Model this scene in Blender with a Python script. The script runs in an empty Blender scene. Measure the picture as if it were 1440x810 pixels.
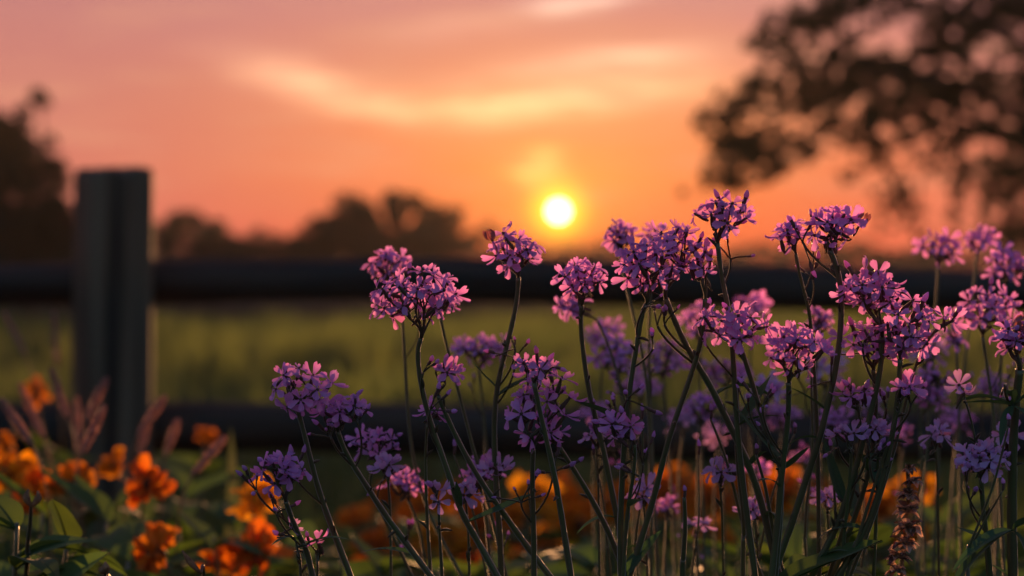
import bpy, math, random
from mathutils import Vector, Matrix, Quaternion

rnd = random.Random(11)
sc = bpy.context.scene
COL = sc.collection
R = math.radians

# ------------------------------------------------------------------ camera
F = 3400.0            # focal length in photo pixels (85 mm on a 36 mm sensor, 1440 px wide)
CX, HY, H = 720.0, 420.0, 0.42   # optical axis, horizon line, lens height in metres


def P(px, py, d):
    """A point d metres in front of the lens seen at that pixel of the photograph."""
    return Vector(((px - CX) / F * d, d, H + (HY - py) / F * d))


cam_d = bpy.data.cameras.new('camera')
cam = bpy.data.objects.new('camera', cam_d)
COL.objects.link(cam)
cam.location = (0, 0, H)
cam.rotation_euler = (R(90), 0, 0)
cam_d.lens = 85
cam_d.sensor_width = 36
cam_d.shift_y = 15 / 1440
cam_d.clip_start = 0.05
cam_d.clip_end = 3000
cam_d.dof.use_dof = True
cam_d.dof.focus_distance = 1.2
cam_d.dof.aperture_fstop = 8.2
cam_d.dof.aperture_blades = 0
sc.camera = cam

# ------------------------------------------------------------------ view and sampling
sc.render.engine = 'CYCLES'
sc.view_settings.view_transform = 'Standard'
sc.view_settings.look = 'None'
sc.view_settings.exposure = 1.8      # the photograph is exposed for the dusk
sc.view_settings.gamma = 1.0
sc.view_settings.use_curve_mapping = False
sc.cycles.use_denoising = True
sc.cycles.use_adaptive_sampling = False
sc.cycles.max_bounces = 8
sc.cycles.transparent_max_bounces = 6
sc.cycles.caustics_reflective = False
sc.cycles.caustics_refractive = False
sc.cycles.sample_clamp_indirect = 2.0

# ------------------------------------------------------------------ sun
SUN_AZ, SUN_EL = 1.1, 2.07     # degrees: to the right of the view axis, above the horizon
sun_dir = Vector((math.sin(R(SUN_AZ)) * math.cos(R(SUN_EL)), math.cos(R(SUN_AZ)) * math.cos(R(SUN_EL)), math.sin(R(SUN_EL))))
sun_d = bpy.data.lights.new('sun', 'SUN')
sun_d.energy = 2.6
sun_d.angle = R(0.53)
sun_d.color = (1.0, 0.46, 0.18)
sun = bpy.data.objects.new('sun', sun_d)
COL.objects.link(sun)
sun.rotation_euler = sun_dir.to_track_quat('Z', 'Y').to_euler()
sun.location = (0, 20, 20)

# ------------------------------------------------------------------ world: the evening sky
world = bpy.data.worlds.new('World')
sc.world = world
world.use_nodes = True
WT = world.node_tree
WT.nodes.clear()


class X:
    """A float socket in a node tree, with arithmetic."""
    tree = None

    def __init__(s, sock):
        s.s = sock

    @staticmethod
    def op(kind, *a, clamp=False):
        n = X.tree.nodes.new('ShaderNodeMath')
        n.operation = kind
        n.use_clamp = clamp
        for i, v in enumerate(a):
            if isinstance(v, X):
                X.tree.links.new(v.s, n.inputs[i])
            else:
                n.inputs[i].default_value = v
        return X(n.outputs[0])

    def __add__(s, o): return X.op('ADD', s, o)
    def __radd__(s, o): return X.op('ADD', o, s)
    def __sub__(s, o): return X.op('SUBTRACT', s, o)
    def __rsub__(s, o): return X.op('SUBTRACT', o, s)
    def __mul__(s, o): return X.op('MULTIPLY', s, o)
    def __rmul__(s, o): return X.op('MULTIPLY', o, s)
    def __truediv__(s, o): return X.op('DIVIDE', s, o)


def smooth(v, a, b):
    n = X.tree.nodes.new('ShaderNodeMapRange')
    n.interpolation_type = 'SMOOTHSTEP'
    X.tree.links.new(v.s, n.inputs['Value'])
    n.inputs['From Min'].default_value = a
    n.inputs['From Max'].default_value = b
    return X(n.outputs['Result'])


def mixc(fac, a, b, mode='MIX'):
    n = X.tree.nodes.new('ShaderNodeMix')
    n.data_type = 'RGBA'
    n.blend_type = mode
    n.clamp_factor = False
    for sock, v in ((n.inputs[0], fac), (n.inputs[6], a), (n.inputs[7], b)):
        if isinstance(v, X):
            X.tree.links.new(v.s, sock)
        elif hasattr(v, 'is_linked'):
            X.tree.links.new(v, sock)
        elif isinstance(v, (tuple, list)):
            sock.default_value = (*v, 1)
        else:
            sock.default_value = v
    return n.outputs[2]


X.tree = WT
tc = WT.nodes.new('ShaderNodeTexCoord')
sep = WT.nodes.new('ShaderNodeSeparateXYZ')
WT.links.new(tc.outputs['Generated'], sep.inputs[0])
wx, wy, wz = (X(sep.outputs[i]) for i in range(3))
az = X.op('ARCTAN2', wx, wy) * 57.2958
el = X.op('ARCSINE', X.op('MINIMUM', X.op('MAXIMUM', wz, -1.0), 1.0)) * 57.2958


def wnoise(sx, sy, sz, scale, detail, off=0.0):
    mp = WT.nodes.new('ShaderNodeMapping')
    mp.inputs['Scale'].default_value = (sx, sy, sz)
    mp.inputs['Location'].default_value = (off, off, off)
    WT.links.new(tc.outputs['Generated'], mp.inputs['Vector'])
    n = WT.nodes.new('ShaderNodeTexNoise')
    n.inputs['Scale'].default_value = scale
    n.inputs['Detail'].default_value = detail
    n.inputs['Roughness'].default_value = 0.55
    WT.links.new(mp.outputs[0], n.inputs['Vector'])
    return X(n.outputs['Fac'])


warp = (wnoise(1, 1, 3.5, 9, 3) - 0.5)
warp2 = (wnoise(1, 1, 6, 22, 3, 3.1) - 0.5)
el_w = el + warp * 0.9 + warp2 * 0.35
az_w = az + warp2 * 2.0

ramp = WT.nodes.new('ShaderNodeValToRGB')
WT.links.new(X.op('DIVIDE', el_w, 60.0, clamp=True).s, ramp.inputs[0])
stops = [(0.0, (.60, .060, .022)), (1.4, (.80, .092, .030)), (3.0, (.85, .185, .070)), (4.6, (.82, .25, .13)),
         (7.0, (.64, .255, .222)), (14, (.34, .18, .23)), (28, (.14, .12, .21)), (60, (.07, .085, .16))]
cr = ramp.color_ramp
while len(cr.elements) < len(stops):
    cr.elements.new(0.5)
for e, (deg, c) in zip(cr.elements, stops):
    e.position = deg / 60.0
    e.color = (*c, 1)
sky = ramp.outputs['Color']
# the far side from the sun is pinker and dimmer
tex = smooth(wnoise(1, 1, 9, 24, 6, 5.3), .30, .70) * .95 + .5
tex2 = smooth(wnoise(1, 1, 5, 60, 5, 2.2), .3, .7) * .35 + .82
side = smooth(X.op('ABSOLUTE', az_w - SUN_AZ - 1.5), 2.0, 16.0)
sky = mixc(side * 0.62, sky, (.485, .18, .18))


def blob(a0, e0, sa, se, slope=0.0, wob=1.0):
    da = (az + warp2 * (1.5 * wob) - a0)
    de = (el + warp * (0.55 * wob) + warp2 * (0.35 * wob) - e0) - da * slope
    q = X.op('POWER', X.op('ABSOLUTE', da / sa), 2.0) + X.op('POWER', X.op('ABSOLUTE', de / se), 2.0)
    return X.op('EXPONENT', q * -1.0)


def px_blob(px, py, sx, sy, slope=0.0, wob=1.0):
    """A cloud streak by its bearing and elevation (59.3 pixels of the photograph to the degree)."""
    return blob((px - CX) / 59.3, (HY - py) / 59.3, sx / 59.3, sy / 59.3, slope, wob)


def add_glow(sky, fac, c):
    return mixc(fac, sky, c, 'ADD')


# aureole round the low sun
sky = add_glow(sky, blob(SUN_AZ, SUN_EL + 1.7, 5.6, 3.0, wob=.3), (.22, .115, .003))
sky = add_glow(sky, blob(SUN_AZ, SUN_EL + .3, 2.0, 1.3, wob=.2), (.18, .11, .002))
# sunlit cloud streaks
for px, py, sx, sy, sl, amp, c in (
        (420, 112, 95, 26, -0.22, .85, (.30, .20, .10)), (520, 145, 120, 24, -0.20, .7, (.28, .21, .10)),
        (690, 152, 110, 22, 0.08, .95, (.30, .26, .12)), (850, 134, 130, 20, 0.10, .85, (.28, .24, .12)),
        (790, 98, 140, 17, 0.08, .6, (.28, .23, .14)), (880, 80, 100, 14, 0.05, .5, (.30, .25, .16)),
        (820, 4, 80, 12, 0.16, 1.1, (.32, .28, .20)), (640, 40, 90, 14, 0.05, .35, (.25, .18, .12)),
        (760, 234, 32, 22, 0.0, .95, (.22, .30, .08)), (960, 110, 90, 40, 0.0, .4, (.24, .17, .08))):
    sky = add_glow(sky, px_blob(px, py, sx, sy, sl) * (tex * tex2) * (amp * 1.35), c)
# finer drifting cloud texture
streak = smooth(wnoise(1, 1, 9, 13, 5, 1.7), .45, .75) * smooth(el, 1.0, 3.5) * (1.0 - smooth(el, 9.0, 20.0))
sky = mixc(streak * .45, sky, (.86, .40, .22))

# physical sky for the rest of the dome, behind the camera and overhead
nishi = WT.nodes.new('ShaderNodeTexSky')
nishi.sky_type = 'NISHITA'
nishi.sun_disc = False
nishi.sun_elevation = R(SUN_EL)
nishi.sun_rotation = R(SUN_AZ)
nishi.air_density = 1.2
nishi.dust_density = 2.0
nishi.ozone_density = 3.0
nsc = WT.nodes.new('ShaderNodeVectorMath')
nsc.operation = 'SCALE'
nsc.inputs['Scale'].default_value = 0.43
WT.links.new(nishi.outputs[0], nsc.inputs[0])
cosang = wx * math.sin(R(SUN_AZ)) + wy * math.cos(R(SUN_AZ))
away = 1.0 - smooth(cosang, -0.1, 0.80)
sky = mixc(away * 0.95, sky, nsc.outputs[0])

# the sun's own disc, with the thin yellow ring of scattered light round it
ang = X.op('ARCCOSINE', X.op('MINIMUM', wx * sun_dir.x + wy * sun_dir.y + wz * sun_dir.z, 1.0)) * 57.2958
sky = add_glow(sky, X.op('EXPONENT', X.op('POWER', ang / 0.52, 2.0) * -1.0) * 1.4, (.9, .78, .0))
sky = add_glow(sky, (1.0 - smooth(ang, .215, .235)), (5.5, 4.5, 3.2))

bg = WT.nodes.new('ShaderNodeBackground')
bg.inputs['Strength'].default_value = 0.287
WT.links.new(sky, bg.inputs['Color'])
wo = WT.nodes.new('ShaderNodeOutputWorld')
WT.links.new(bg.outputs[0], wo.inputs['Surface'])


# ------------------------------------------------------------------ helpers
class MB:
    """Collects tubes, sheets and blades; build() links them as one mesh object."""

    def __init__(s):
        s.v, s.f, s.m, s.uv = [], [], [], []

    def tube(s, pts, radii, sides=6, mat=0, cap=True, rib=0.0):
        n0 = len(s.v)
        t_prev = None
        nrm = None
        k = len(pts)
        for i, p in enumerate(pts):
            t = (pts[min(i + 1, k - 1)] - pts[max(i - 1, 0)])
            if t.length < 1e-9:
                t = Vector((0, 0, 1))
            t.normalize()
            if nrm is None:
                nrm = t.orthogonal().normalized()
            else:
                nrm = (nrm - t * nrm.dot(t))
                nrm = nrm.normalized() if nrm.length > 1e-6 else t.orthogonal().normalized()
            b = t.cross(nrm)
            r = radii[i] if isinstance(radii, (list, tuple)) else radii
            for j in range(sides):
                a = 2 * math.pi * j / sides
                s.v.append(p + (nrm * math.cos(a) + b * math.sin(a)) * (r * (1 + (rib if j % 2 else -rib))))
                s.uv.append((i / max(k - 1, 1), j / sides))
        for i in range(k - 1):
            for j in range(sides):
                a, b_ = n0 + i * sides + j, n0 + i * sides + (j + 1) % sides
                s.f.append((a, b_, b_ + sides, a + sides))
                s.m.append(mat)
        if cap:
            s.f.append(tuple(n0 + j for j in reversed(range(sides)))); s.m.append(mat)
            e = n0 + (k - 1) * sides
            s.f.append(tuple(e + j for j in range(sides))); s.m.append(mat)

    def grid(s, rows, mat=0):
        """rows: list of equal-length lists of points; uv = (row, column)."""
        n0 = len(s.v)
        w = len(rows[0])
        for i, row in enumerate(rows):
            for j, p in enumerate(row):
                s.v.append(p)
                s.uv.append((i / (len(rows) - 1), j / (w - 1)))
        for i in range(len(rows) - 1):
            for j in range(w - 1):
                a = n0 + i * w + j
                s.f.append((a, a + 1, a + w + 1, a + w))
                s.m.append(mat)

    def quad(s, a, b, c, d, mat=0):
        n0 = len(s.v)
        s.v += [a, b, c, d]
        s.uv += [(0, 0), (0, 1), (1, 1), (1, 0)]
        s.f.append((n0, n0 + 1, n0 + 2, n0 + 3))
        s.m.append(mat)

    def mesh(s, name, mats, off=None, smooth_=True):
        me = bpy.data.meshes.new(name)
        if off is not None:
            vs = [tuple(p - off) for p in s.v]
        else:
            vs = [tuple(p) for p in s.v]
        me.from_pydata(vs, [], s.f)
        for m in mats:
            me.materials.append(m)
        me.polygons.foreach_set('material_index', s.m)
        me.polygons.foreach_set('use_smooth', [smooth_] * len(s.f))
        ul = me.uv_layers.new(name='UVMap')
        idx = [0] * len(me.loops)
        me.loops.foreach_get('vertex_index', idx)
        flat = []
        for i in idx:
            flat += s.uv[i]
        ul.data.foreach_set('uv', flat)
        me.update()
        return me

    def build(s, name, mats, parent=None, off=None, smooth_=True):
        return link(name, s.mesh(name, mats, off, smooth_), parent)


def link(name, me, parent=None):
    o = bpy.data.objects.new(name, me)
    COL.objects.link(o)
    if parent is not None:
        o.parent = parent
    return o


def tag(o, label=None, cat=None, group=None, kind=None):
    if label: o['label'] = label
    if cat: o['category'] = cat
    if group: o['group'] = group
    if kind: o['kind'] = kind
    return o


def empty(name, loc, label, cat, group=None):
    o = bpy.data.objects.new(name, None)
    o.empty_display_size = 0.05
    o.location = loc
    COL.objects.link(o)
    return tag(o, label, cat, group)


def bez(a, b, c, d, n):
    out = []
    for i in range(n):
        t = i / (n - 1)
        out.append(a * (1 - t) ** 3 + b * (3 * t * (1 - t) ** 2) + c * (3 * t * t * (1 - t)) + d * t ** 3)
    return out


def spline(pts, per=5):
    """Catmull-Rom through the points."""
    out = []
    n = len(pts)
    for i in range(n - 1):
        p0, p1, p2, p3 = pts[max(i - 1, 0)], pts[i], pts[i + 1], pts[min(i + 2, n - 1)]
        for k in range(per):
            t = k / per
            out.append(0.5 * ((2 * p1) + (p2 - p0) * t + (2 * p0 - 5 * p1 + 4 * p2 - p3) * t * t + (3 * p1 - p0 - 3 * p2 + p3) * t ** 3))
    out.append(pts[-1].copy())
    return out


def soften(p, it=14):
    for _ in range(it):
        p = [p[0]] + [(p[i - 1] + p[i] * 2 + p[i + 1]) / 4 for i in range(1, len(p) - 1)] + [p[-1]]
    return p


def rv(s=1.0):
    return Vector((rnd.gauss(0, s), rnd.gauss(0, s), rnd.gauss(0, s)))


# ------------------------------------------------------------------ materials
def material(name, c1, c2=None, scale=40.0, rough=0.55, trans=None, tw=0.0, spec=0.4, coat_sheen=0.0, rand=0.0, bump=0.0, stretch=(1, 1, 1), uvramp=None, detail=4):
    m = bpy.data.materials.new(name)
    m.use_nodes = True
    nt = m.node_tree
    X.tree = nt
    pb = nt.nodes['Principled BSDF']
    out = nt.nodes['Material Output']
    pb.inputs['Roughness'].default_value = rough
    pb.inputs['Specular IOR Level'].default_value = spec
    tcn = nt.nodes.new('ShaderNodeTexCoord')
    mp = nt.nodes.new('ShaderNodeMapping')
    mp.inputs['Scale'].default_value = stretch
    nt.links.new(tcn.outputs['Object'], mp.inputs['Vector'])
    nz = nt.nodes.new('ShaderNodeTexNoise')
    nz.inputs['Scale'].default_value = scale
    nz.inputs['Detail'].default_value = detail
    nt.links.new(mp.outputs[0], nz.inputs['Vector'])
    fac = smooth(X(nz.outputs['Fac']), .3, .7)
    col = mixc(fac, c1, c2 or c1)
    if uvramp:
        sp = nt.nodes.new('ShaderNodeSeparateXYZ')
        nt.links.new(tcn.outputs['UV'], sp.inputs[0])
        u, v = X(sp.outputs[0]), X(sp.outputs[1])
        rmp = nt.nodes.new('ShaderNodeValToRGB')
        nt.links.new(u.s, rmp.inputs[0])
        e = rmp.color_ramp.elements
        while len(e) < len(uvramp):
            e.new(.5)
        for el_, (p_, c_) in zip(e, uvramp):
            el_.position = p_
            el_.color = (*c_, 1)
        col = mixc(1.0, col, rmp.outputs[0], 'MULTIPLY')
        vein = X.op('SINE', v * 44.0 + fac * 2.0) * 0.5 + 0.5
        col = mixc(vein * 0.16, col, (c1[0] * .45, c1[1] * .3, c1[2] * .5))
    if rand:
        oi = nt.nodes.new('ShaderNodeObjectInfo')
        hs = nt.nodes.new('ShaderNodeHueSaturation')
        r_ = X(oi.outputs['Random'])
        nt.links.new((r_ * rand + (1.0 - rand * .5)).s, hs.inputs['Value'])
        nt.links.new((X.op('FRACT', r_ * 7.31) * (rand * .12) + (.5 - rand * .06)).s, hs.inputs['Hue'])
        nt.links.new(col, hs.inputs['Color'])
        col = hs.outputs[0]
    nt.links.new(col, pb.inputs['Base Color'])
    if coat_sheen:
        pb.inputs['Sheen Weight'].default_value = coat_sheen
        pb.inputs['Sheen Roughness'].default_value = .35
    if bump:
        bp = nt.nodes.new('ShaderNodeBump')
        bp.inputs['Strength'].default_value = bump
        bp.inputs['Distance'].default_value = .01
        nt.links.new(nz.outputs['Fac'], bp.inputs['Height'])
        nt.links.new(bp.outputs[0], pb.inputs['Normal'])
    if trans:
        tr = nt.nodes.new('ShaderNodeBsdfTranslucent')
        tcol = mixc(1.0, col, trans, 'MULTIPLY')
        nt.links.new(tcol, tr.inputs['Color'])
        ms = nt.nodes.new('ShaderNodeMixShader')
        ms.inputs[0].default_value = tw
        nt.links.new(pb.outputs[0], ms.inputs[1])
        nt.links.new(tr.outputs[0], ms.inputs[2])
        nt.links.new(ms.outputs[0], out.inputs['Surface'])
    return m


M = dict(
    petal=material('lilac_petal', (.77, .45, .84), (.67, .35, .77), 220, .5, (1.2, .82, 1.12), .46, .3, .25, .35,
                   uvramp=[(0, (.75, .55, .7)), (.25, (.85, .8, .9)), (1, (1, 1, 1))]),
    petal_pale=material('pale_lilac_petal', (.68, .50, .82), (.60, .42, .78), 220, .5, (1.2, .9, 1.05), .38, .3, .2, .2,
                        uvramp=[(0, (.75, .6, .7)), (.3, (.9, .85, .9)), (1, (1, 1, 1))]),
    wilted=material('wilted_petal', (.34, .17, .22), (.24, .12, .10), 300, .7, (1.3, .8, .8), .4, .3, .3),
    calyx=material('calyx_skin', (.13, .05, .07), (.09, .08, .035), 300, .5, (1.6, .9, .5), .2, .4, .4),
    stem=material('stem_skin', (.075, .100, .036), (.095, .075, .038), 90, .36, None, 0, .6, .7, stretch=(1, 1, .15)),
    pedicel=material('pedicel_skin', (.09, .05, .032), (.06, .065, .025), 160, .45, (1.6, 1.0, .5), .2, .4, .5),
    leaf=material('leaf_green', (.07, .13, .05), (.09, .14, .055), 60, .7, (1.6, 1.7, .6), .3, .08, .15, .3),
    leaf_blue=material('leaf_bluegreen', (.055, .11, .065), (.07, .125, .065), 50, .65, (1.2, 1.6, .7), .25, .1, .2, .3),
    orange=material('orange_petal', (.86, .28, .012), (.66, .17, .008), 120, .6, (1.0, 1.15, .8), .40, .3, .2, .25),
    centre=material('brown_flower_centre', (.06, .025, .012), (.10, .04, .015), 500, .8),
    foxtail=material('foxtail_bristle', (.50, .34, .32), (.40, .25, .24), 200, .6, (1.2, .9, .8), .4, .3, .4),
    straw=material('dry_straw', (.33, .22, .12), (.16, .09, .05), 260, .7, (1.2, .9, .7), .25),
    husk=material('pale_husk', (.84, .68, .58), (.50, .34, .27), 420, .7, (1.2, .95, .8), .5),
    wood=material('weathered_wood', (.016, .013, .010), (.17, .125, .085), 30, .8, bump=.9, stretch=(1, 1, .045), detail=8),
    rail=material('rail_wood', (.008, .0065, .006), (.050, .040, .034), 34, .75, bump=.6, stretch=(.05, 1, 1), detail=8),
    bark=material('tree_bark', (.05, .036, .028), (.09, .065, .05), 6, .9, bump=.5),
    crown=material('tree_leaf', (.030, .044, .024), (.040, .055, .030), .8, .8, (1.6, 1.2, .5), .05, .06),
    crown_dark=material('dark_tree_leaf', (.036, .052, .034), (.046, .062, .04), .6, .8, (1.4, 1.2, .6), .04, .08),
    field=material('field_soil', (.045, .068, .030), (.085, .095, .045), .25, .9, detail=6),
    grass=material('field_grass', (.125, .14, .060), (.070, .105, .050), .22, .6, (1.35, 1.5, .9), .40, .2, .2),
    rough=material('far_pasture_grass', (.05, .052, .048), (.065, .066, .06), .1, .8, (1.2, 1.1, 1), .15),  # darker and greyer than the nearer field grass
    verge=material('pale_blade', (.10, .12, .06), (.12, .13, .07), 20, .6, (1.2, 1.3, .9), .25),
    grass_near=material('verge_grass', (.07, .115, .040), (.09, .12, .04), 1.5, .6, (1.4, 1.5, .6), .3, .3, .2),
)

# ------------------------------------------------------------------ ground and field
g = MB()
xs = [-160, -60, -20, -8, -3, 0, 3, 8, 20, 60, 160]
ys = [-10, -5, 0, 1, 2, 3, 4, 6, 9, 14, 22, 40, 80, 160, 230]
g.grid([[Vector((x, y, -.01 + .02 * math.sin(x * 1.3 + y) if 1 < y < 40 and abs(x) < 20 else 0)) for x in xs] for y in ys])
tag(g.build('ground', [M['field']]), kind='structure')


def blades(mb, n, y0, y1, hmin, hmax, w, lean=.3, marg=1.9, power=1.0):
    for _ in range(n):
        t = rnd.random() ** power
        y = y0 + (y1 - y0) * t
        half = .2118 * y * marg + .3
        x = rnd.uniform(-half, half)
        h = rnd.uniform(hmin, hmax)
        a = rnd.uniform(0, 6.283)
        dx, dy = math.cos(a), math.sin(a)
        sx, sy = -dy * w * .5, dx * w * .5
        l = rnd.uniform(.05, lean) * h
        b0 = Vector((x, y, -.01))
        m0 = b0 + Vector((dx * l * .35, dy * l * .35, h * .6))
        tip = b0 + Vector((dx * l, dy * l, h))
        n0 = len(mb.v)
        sv = Vector((sx, sy, 0))
        mb.v += [b0 - sv, b0 + sv, m0 + sv * .8, m0 - sv * .8, tip]
        mb.uv += [(0, 0), (0, 1), (.6, 1), (.6, 0), (1, .5)]
        mb.f += [(n0, n0 + 1, n0 + 2, n0 + 3), (n0 + 3, n0 + 2, n0 + 4)]
        mb.m += [0, 0]


fg = MB()
blades(fg, 25000, 5.0, 16, .05, .16, .012, power=1.2)
blades(fg, 19000, 14, 45, .12, .26, .03, power=1.3)
for _ in range(420):
    y_ = 6 + 26 * rnd.random() ** 1.4
    x_ = rnd.uniform(-.24, .24) * y_
    h_ = rnd.uniform(.10, .34) * (1 if y_ > 9 else .7)
    for _ in range(40):
        b0 = Vector((x_ + rnd.gauss(0, .09), y_ + rnd.gauss(0, .09), 0))
        tip = b0 + Vector((rnd.gauss(0, .05), rnd.gauss(0, .05), h_ * rnd.uniform(.6, 1.1)))
        sv = Vector((.007, 0, 0))
        fg.quad(b0 - sv, b0 + sv, tip + sv * .3, tip - sv * .3)
tag(fg.build('field_grass', [M['grass']], smooth_=False), 'pale green pasture grass glowing in low sun beyond the rail fence', 'grass', kind='stuff')

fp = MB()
blades(fp, 19000, 46, 135, .35, .8, .12)  # far strip of taller blades in the darker grass colour
tag(fp.build('far_pasture', [M['rough']], smooth_=False), 'dark strip of taller grass far off under the tree line', 'grass', kind='stuff')

vg = MB()
blades(vg, 17000, 3.4, 6.0, .05, .13, .006, lean=.6)
blades(vg, 4500, 1.9, 3.4, .03, .12, .006, lean=.8)
tag(vg.build('verge_grass', [M['grass_near']], smooth_=False), 'short dark green grass at the foot of the rail fence', 'grass', kind='stuff')

# ------------------------------------------------------------------ evening haze over the pasture
hz = bpy.data.materials.new('evening_haze')
hz.use_nodes = True
hz.node_tree.nodes.clear()
pv = hz.node_tree.nodes.new('ShaderNodeVolumePrincipled')
pv.inputs['Color'].default_value = (.9, .82, .82, 1)
pv.inputs['Density'].default_value = .00026
pv.inputs['Anisotropy'].default_value = .45
ho = hz.node_tree.nodes.new('ShaderNodeOutputMaterial')
hz.node_tree.links.new(pv.outputs[0], ho.inputs['Volume'])
mb = MB()
lo, hi = Vector((-170, -14, -1.2)), Vector((170, 240, 8))
cs = [Vector((x, y, z)) for z in (lo.z, hi.z) for x, y in ((lo.x, lo.y), (hi.x, lo.y), (hi.x, hi.y), (lo.x, hi.y))]
for q in ((3, 2, 1, 0), (4, 5, 6, 7), (0, 1, 5, 4), (1, 2, 6, 5), (2, 3, 7, 6), (3, 0, 4, 7)):
    mb.quad(*[cs[i] for i in q])
tag(mb.build('haze', [hz], smooth_=False), 'thin evening haze hanging over the pasture', 'haze', kind='stuff')

# ------------------------------------------------------------------ far wood and trees
def leaf_cloud(mb, c, r, n, size, squash=(1, 1, .8), mat=0):
    for _ in range(n):
        u = rv()
        u.normalize()
        rr = r * rnd.random() ** .45
        p = c + Vector((u.x * rr * squash[0], u.y * rr * squash[1], u.z * rr * squash[2]))
        a = rv().normalized()
        b = a.orthogonal().normalized()
        b = Quaternion(a, rnd.uniform(0, 6.28)) @ b
        c2 = a.cross(b)
        s1 = size * rnd.uniform(.6, 1.3)
        s2 = s1 * .5
        mb.quad(p - b * s1 * .5, p - c2 * s2 * .5, p + b * s1 * .5, p + c2 * s2 * .5, mat)


fw = MB()
Dw = 150.0
x = -75.0
while x < 75:
    px = CX + x / Dw * F
    top = 345 + 9 * math.sin(px * .021) + 6 * math.sin(px * .057 + 1) + rnd.uniform(-6, 6)
    top -= 9 if px < 700 else 0
    z = H + (HY - top) / F * Dw
    y = Dw + rnd.uniform(-6, 6)
    leaf_cloud(fw, Vector((x, y, z * .72)), z * .34, 90, .5)
    leaf_cloud(fw, Vector((x + .4, y, z * .3)), z * .38, 90, .6)
    x += .8
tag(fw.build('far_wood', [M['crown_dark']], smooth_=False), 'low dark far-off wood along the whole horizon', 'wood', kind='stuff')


def tree(name, label, base, clumps, limbs, leafsize, trunk_r, leafmat, group=None, forks=None):
    root = empty(name, base, label, 'tree', group)
    t = MB()
    fork = forks or (base + Vector((0, 0, 1)))
    t.tube(spline([base, base.lerp(fork, .5) + rv(.05), fork], 4), [trunk_r * (1.25 - .55 * i / 8) for i in range(9)], 9)
    t.build('trunk', [M['bark']], root, base)
    l = MB()
    for pts, r in limbs:
        s = spline(pts, 5)
        l.tube(s, [r * (1 - .8 * i / (len(s) - 1)) for i in range(len(s))], 6)
    l.build('limb', [M['bark']], root, base)
    c = MB()
    for p, r, n in clumps:
        leaf_cloud(c, p, r, n, leafsize)
    c.build('crown', [leafmat], root, base, False)
    return root


def inpoly(x, y, poly):
    c = False
    j = len(poly) - 1
    for i in range(len(poly)):
        xi, yi = poly[i]
        xj, yj = poly[j]
        if (yi > y) != (yj > y) and x < (xj - xi) * (y - yi) / (yj - yi) + xi:
            c = not c
        j = i
    return c


# the big tree standing beyond the fence, its crown reaching into the sky
D = 28.0
S = D / F
poly = [(1165, -10), (1062, 40), (1078, 75), (1050, 115), (1030, 145), (978, 158), (1012, 186), (1000, 215), (984, 258), (1015, 262),
        (1060, 262), (1110, 238), (1150, 214), (1200, 214), (1232, 240), (1262, 282), (1285, 330), (1300, 320), (1290, 262), (1330, 246),
        (1365, 270), (1400, 330), (1450, 345), (1640, 300), (1700, 60), (1560, -220), (1330, -240), (1200, -120)]
gaps = [(1258, 58, 44, 25), (1215, 42, 26, 15), (1178, 50, 20, 11), (1115, 80, 30, 19), (1078, 96, 16, 12), (1412, 82, 24, 26), (1366, 80, 16, 16),
        (1110, 178, 24, 17), (1072, 172, 20, 17), (1195, 160, 18, 13), (1120, 128, 18, 11), (1225, 135, 14, 14), (1262, 175, 20, 15),
        (1330, 170, 22, 18), (1385, 150, 22, 16), (1300, 205, 26, 15), (1360, 212, 20, 16), (1415, 190, 18, 14), (1430, 300, 20, 20),
        (1325, 300, 24, 34), (1160, 190, 16, 11), (1225, 8, 12, 8), (1310, 8, 20, 8), (1345, 128, 14, 10), (1430, 215, 12, 16)]
dense = [(1340, 40, 60, 36), (1270, 112, 80, 22), (1200, 105, 50, 20), (1400, 120, 40, 20), (1380, 20, 60, 24), (1412, 235, 36, 24), (1425, 290, 22, 40), (1040, 185, 36, 14), (1090, 62, 24, 10), (1320, 95, 50, 30), (1180, 78, 26, 16),
         (1040, 215, 34, 22), (1120, 20, 40, 14), (1150, 145, 30, 12), (1235, 195, 20, 12)]
clumps = []
for _ in range(9500):
    x, y = rnd.uniform(975, 1700), rnd.uniform(-240, 345)
    if not inpoly(x, y, poly):
        continue
    if any(((x - a) / (w * 1.12)) ** 2 + ((y - b) / (h * 1.15)) ** 2 < 1 for a, b, w, h in gaps):
        continue
    thick = any(((x - a) / w) ** 2 + ((y - b) / h) ** 2 < 1 for a, b, w, h in dense)
    off = x > 1470 or y < -30
    if y > 205 and 1130 < x < 1365 and not thick and rnd.random() < .62:
        continue
    if rnd.random() > (1.0 if thick else (.12 if off else .72)):
        continue
    d = D + rnd.gauss(0, 1.2)
    clumps.append((P(x, y, D) + Vector((0, d - D, 0)), (7 if not off else 24) * S * rnd.uniform(.45, 1.8), 40 if not off else 60))
for ax, ay, bx, by, n_ in ((1236, 215, 1300, 345, 16), (1352, 215, 1345, 335, 16), (1430, 262, 1408, 350, 26), (1236, 205, 1180, 262, 9), (1262, 270, 1236, 330, 8), (1400, 230, 1440, 345, 22)):
    for i in range(n_):
        t = (i + rnd.random()) / n_
        clumps.append((P(ax + (bx - ax) * t + rnd.gauss(0, 9), ay + (by - ay) * t + rnd.gauss(0, 7), D) + Vector((0, rnd.gauss(0, .3), 0)), 6 * S * rnd.uniform(.6, 1.5), 22))
base = Vector((P(1545, 420, D).x, D, 0))
fork = P(1520, 250, D)
Q = lambda *pp: [P(a, b, D + k) for a, b, k in pp]
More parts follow.
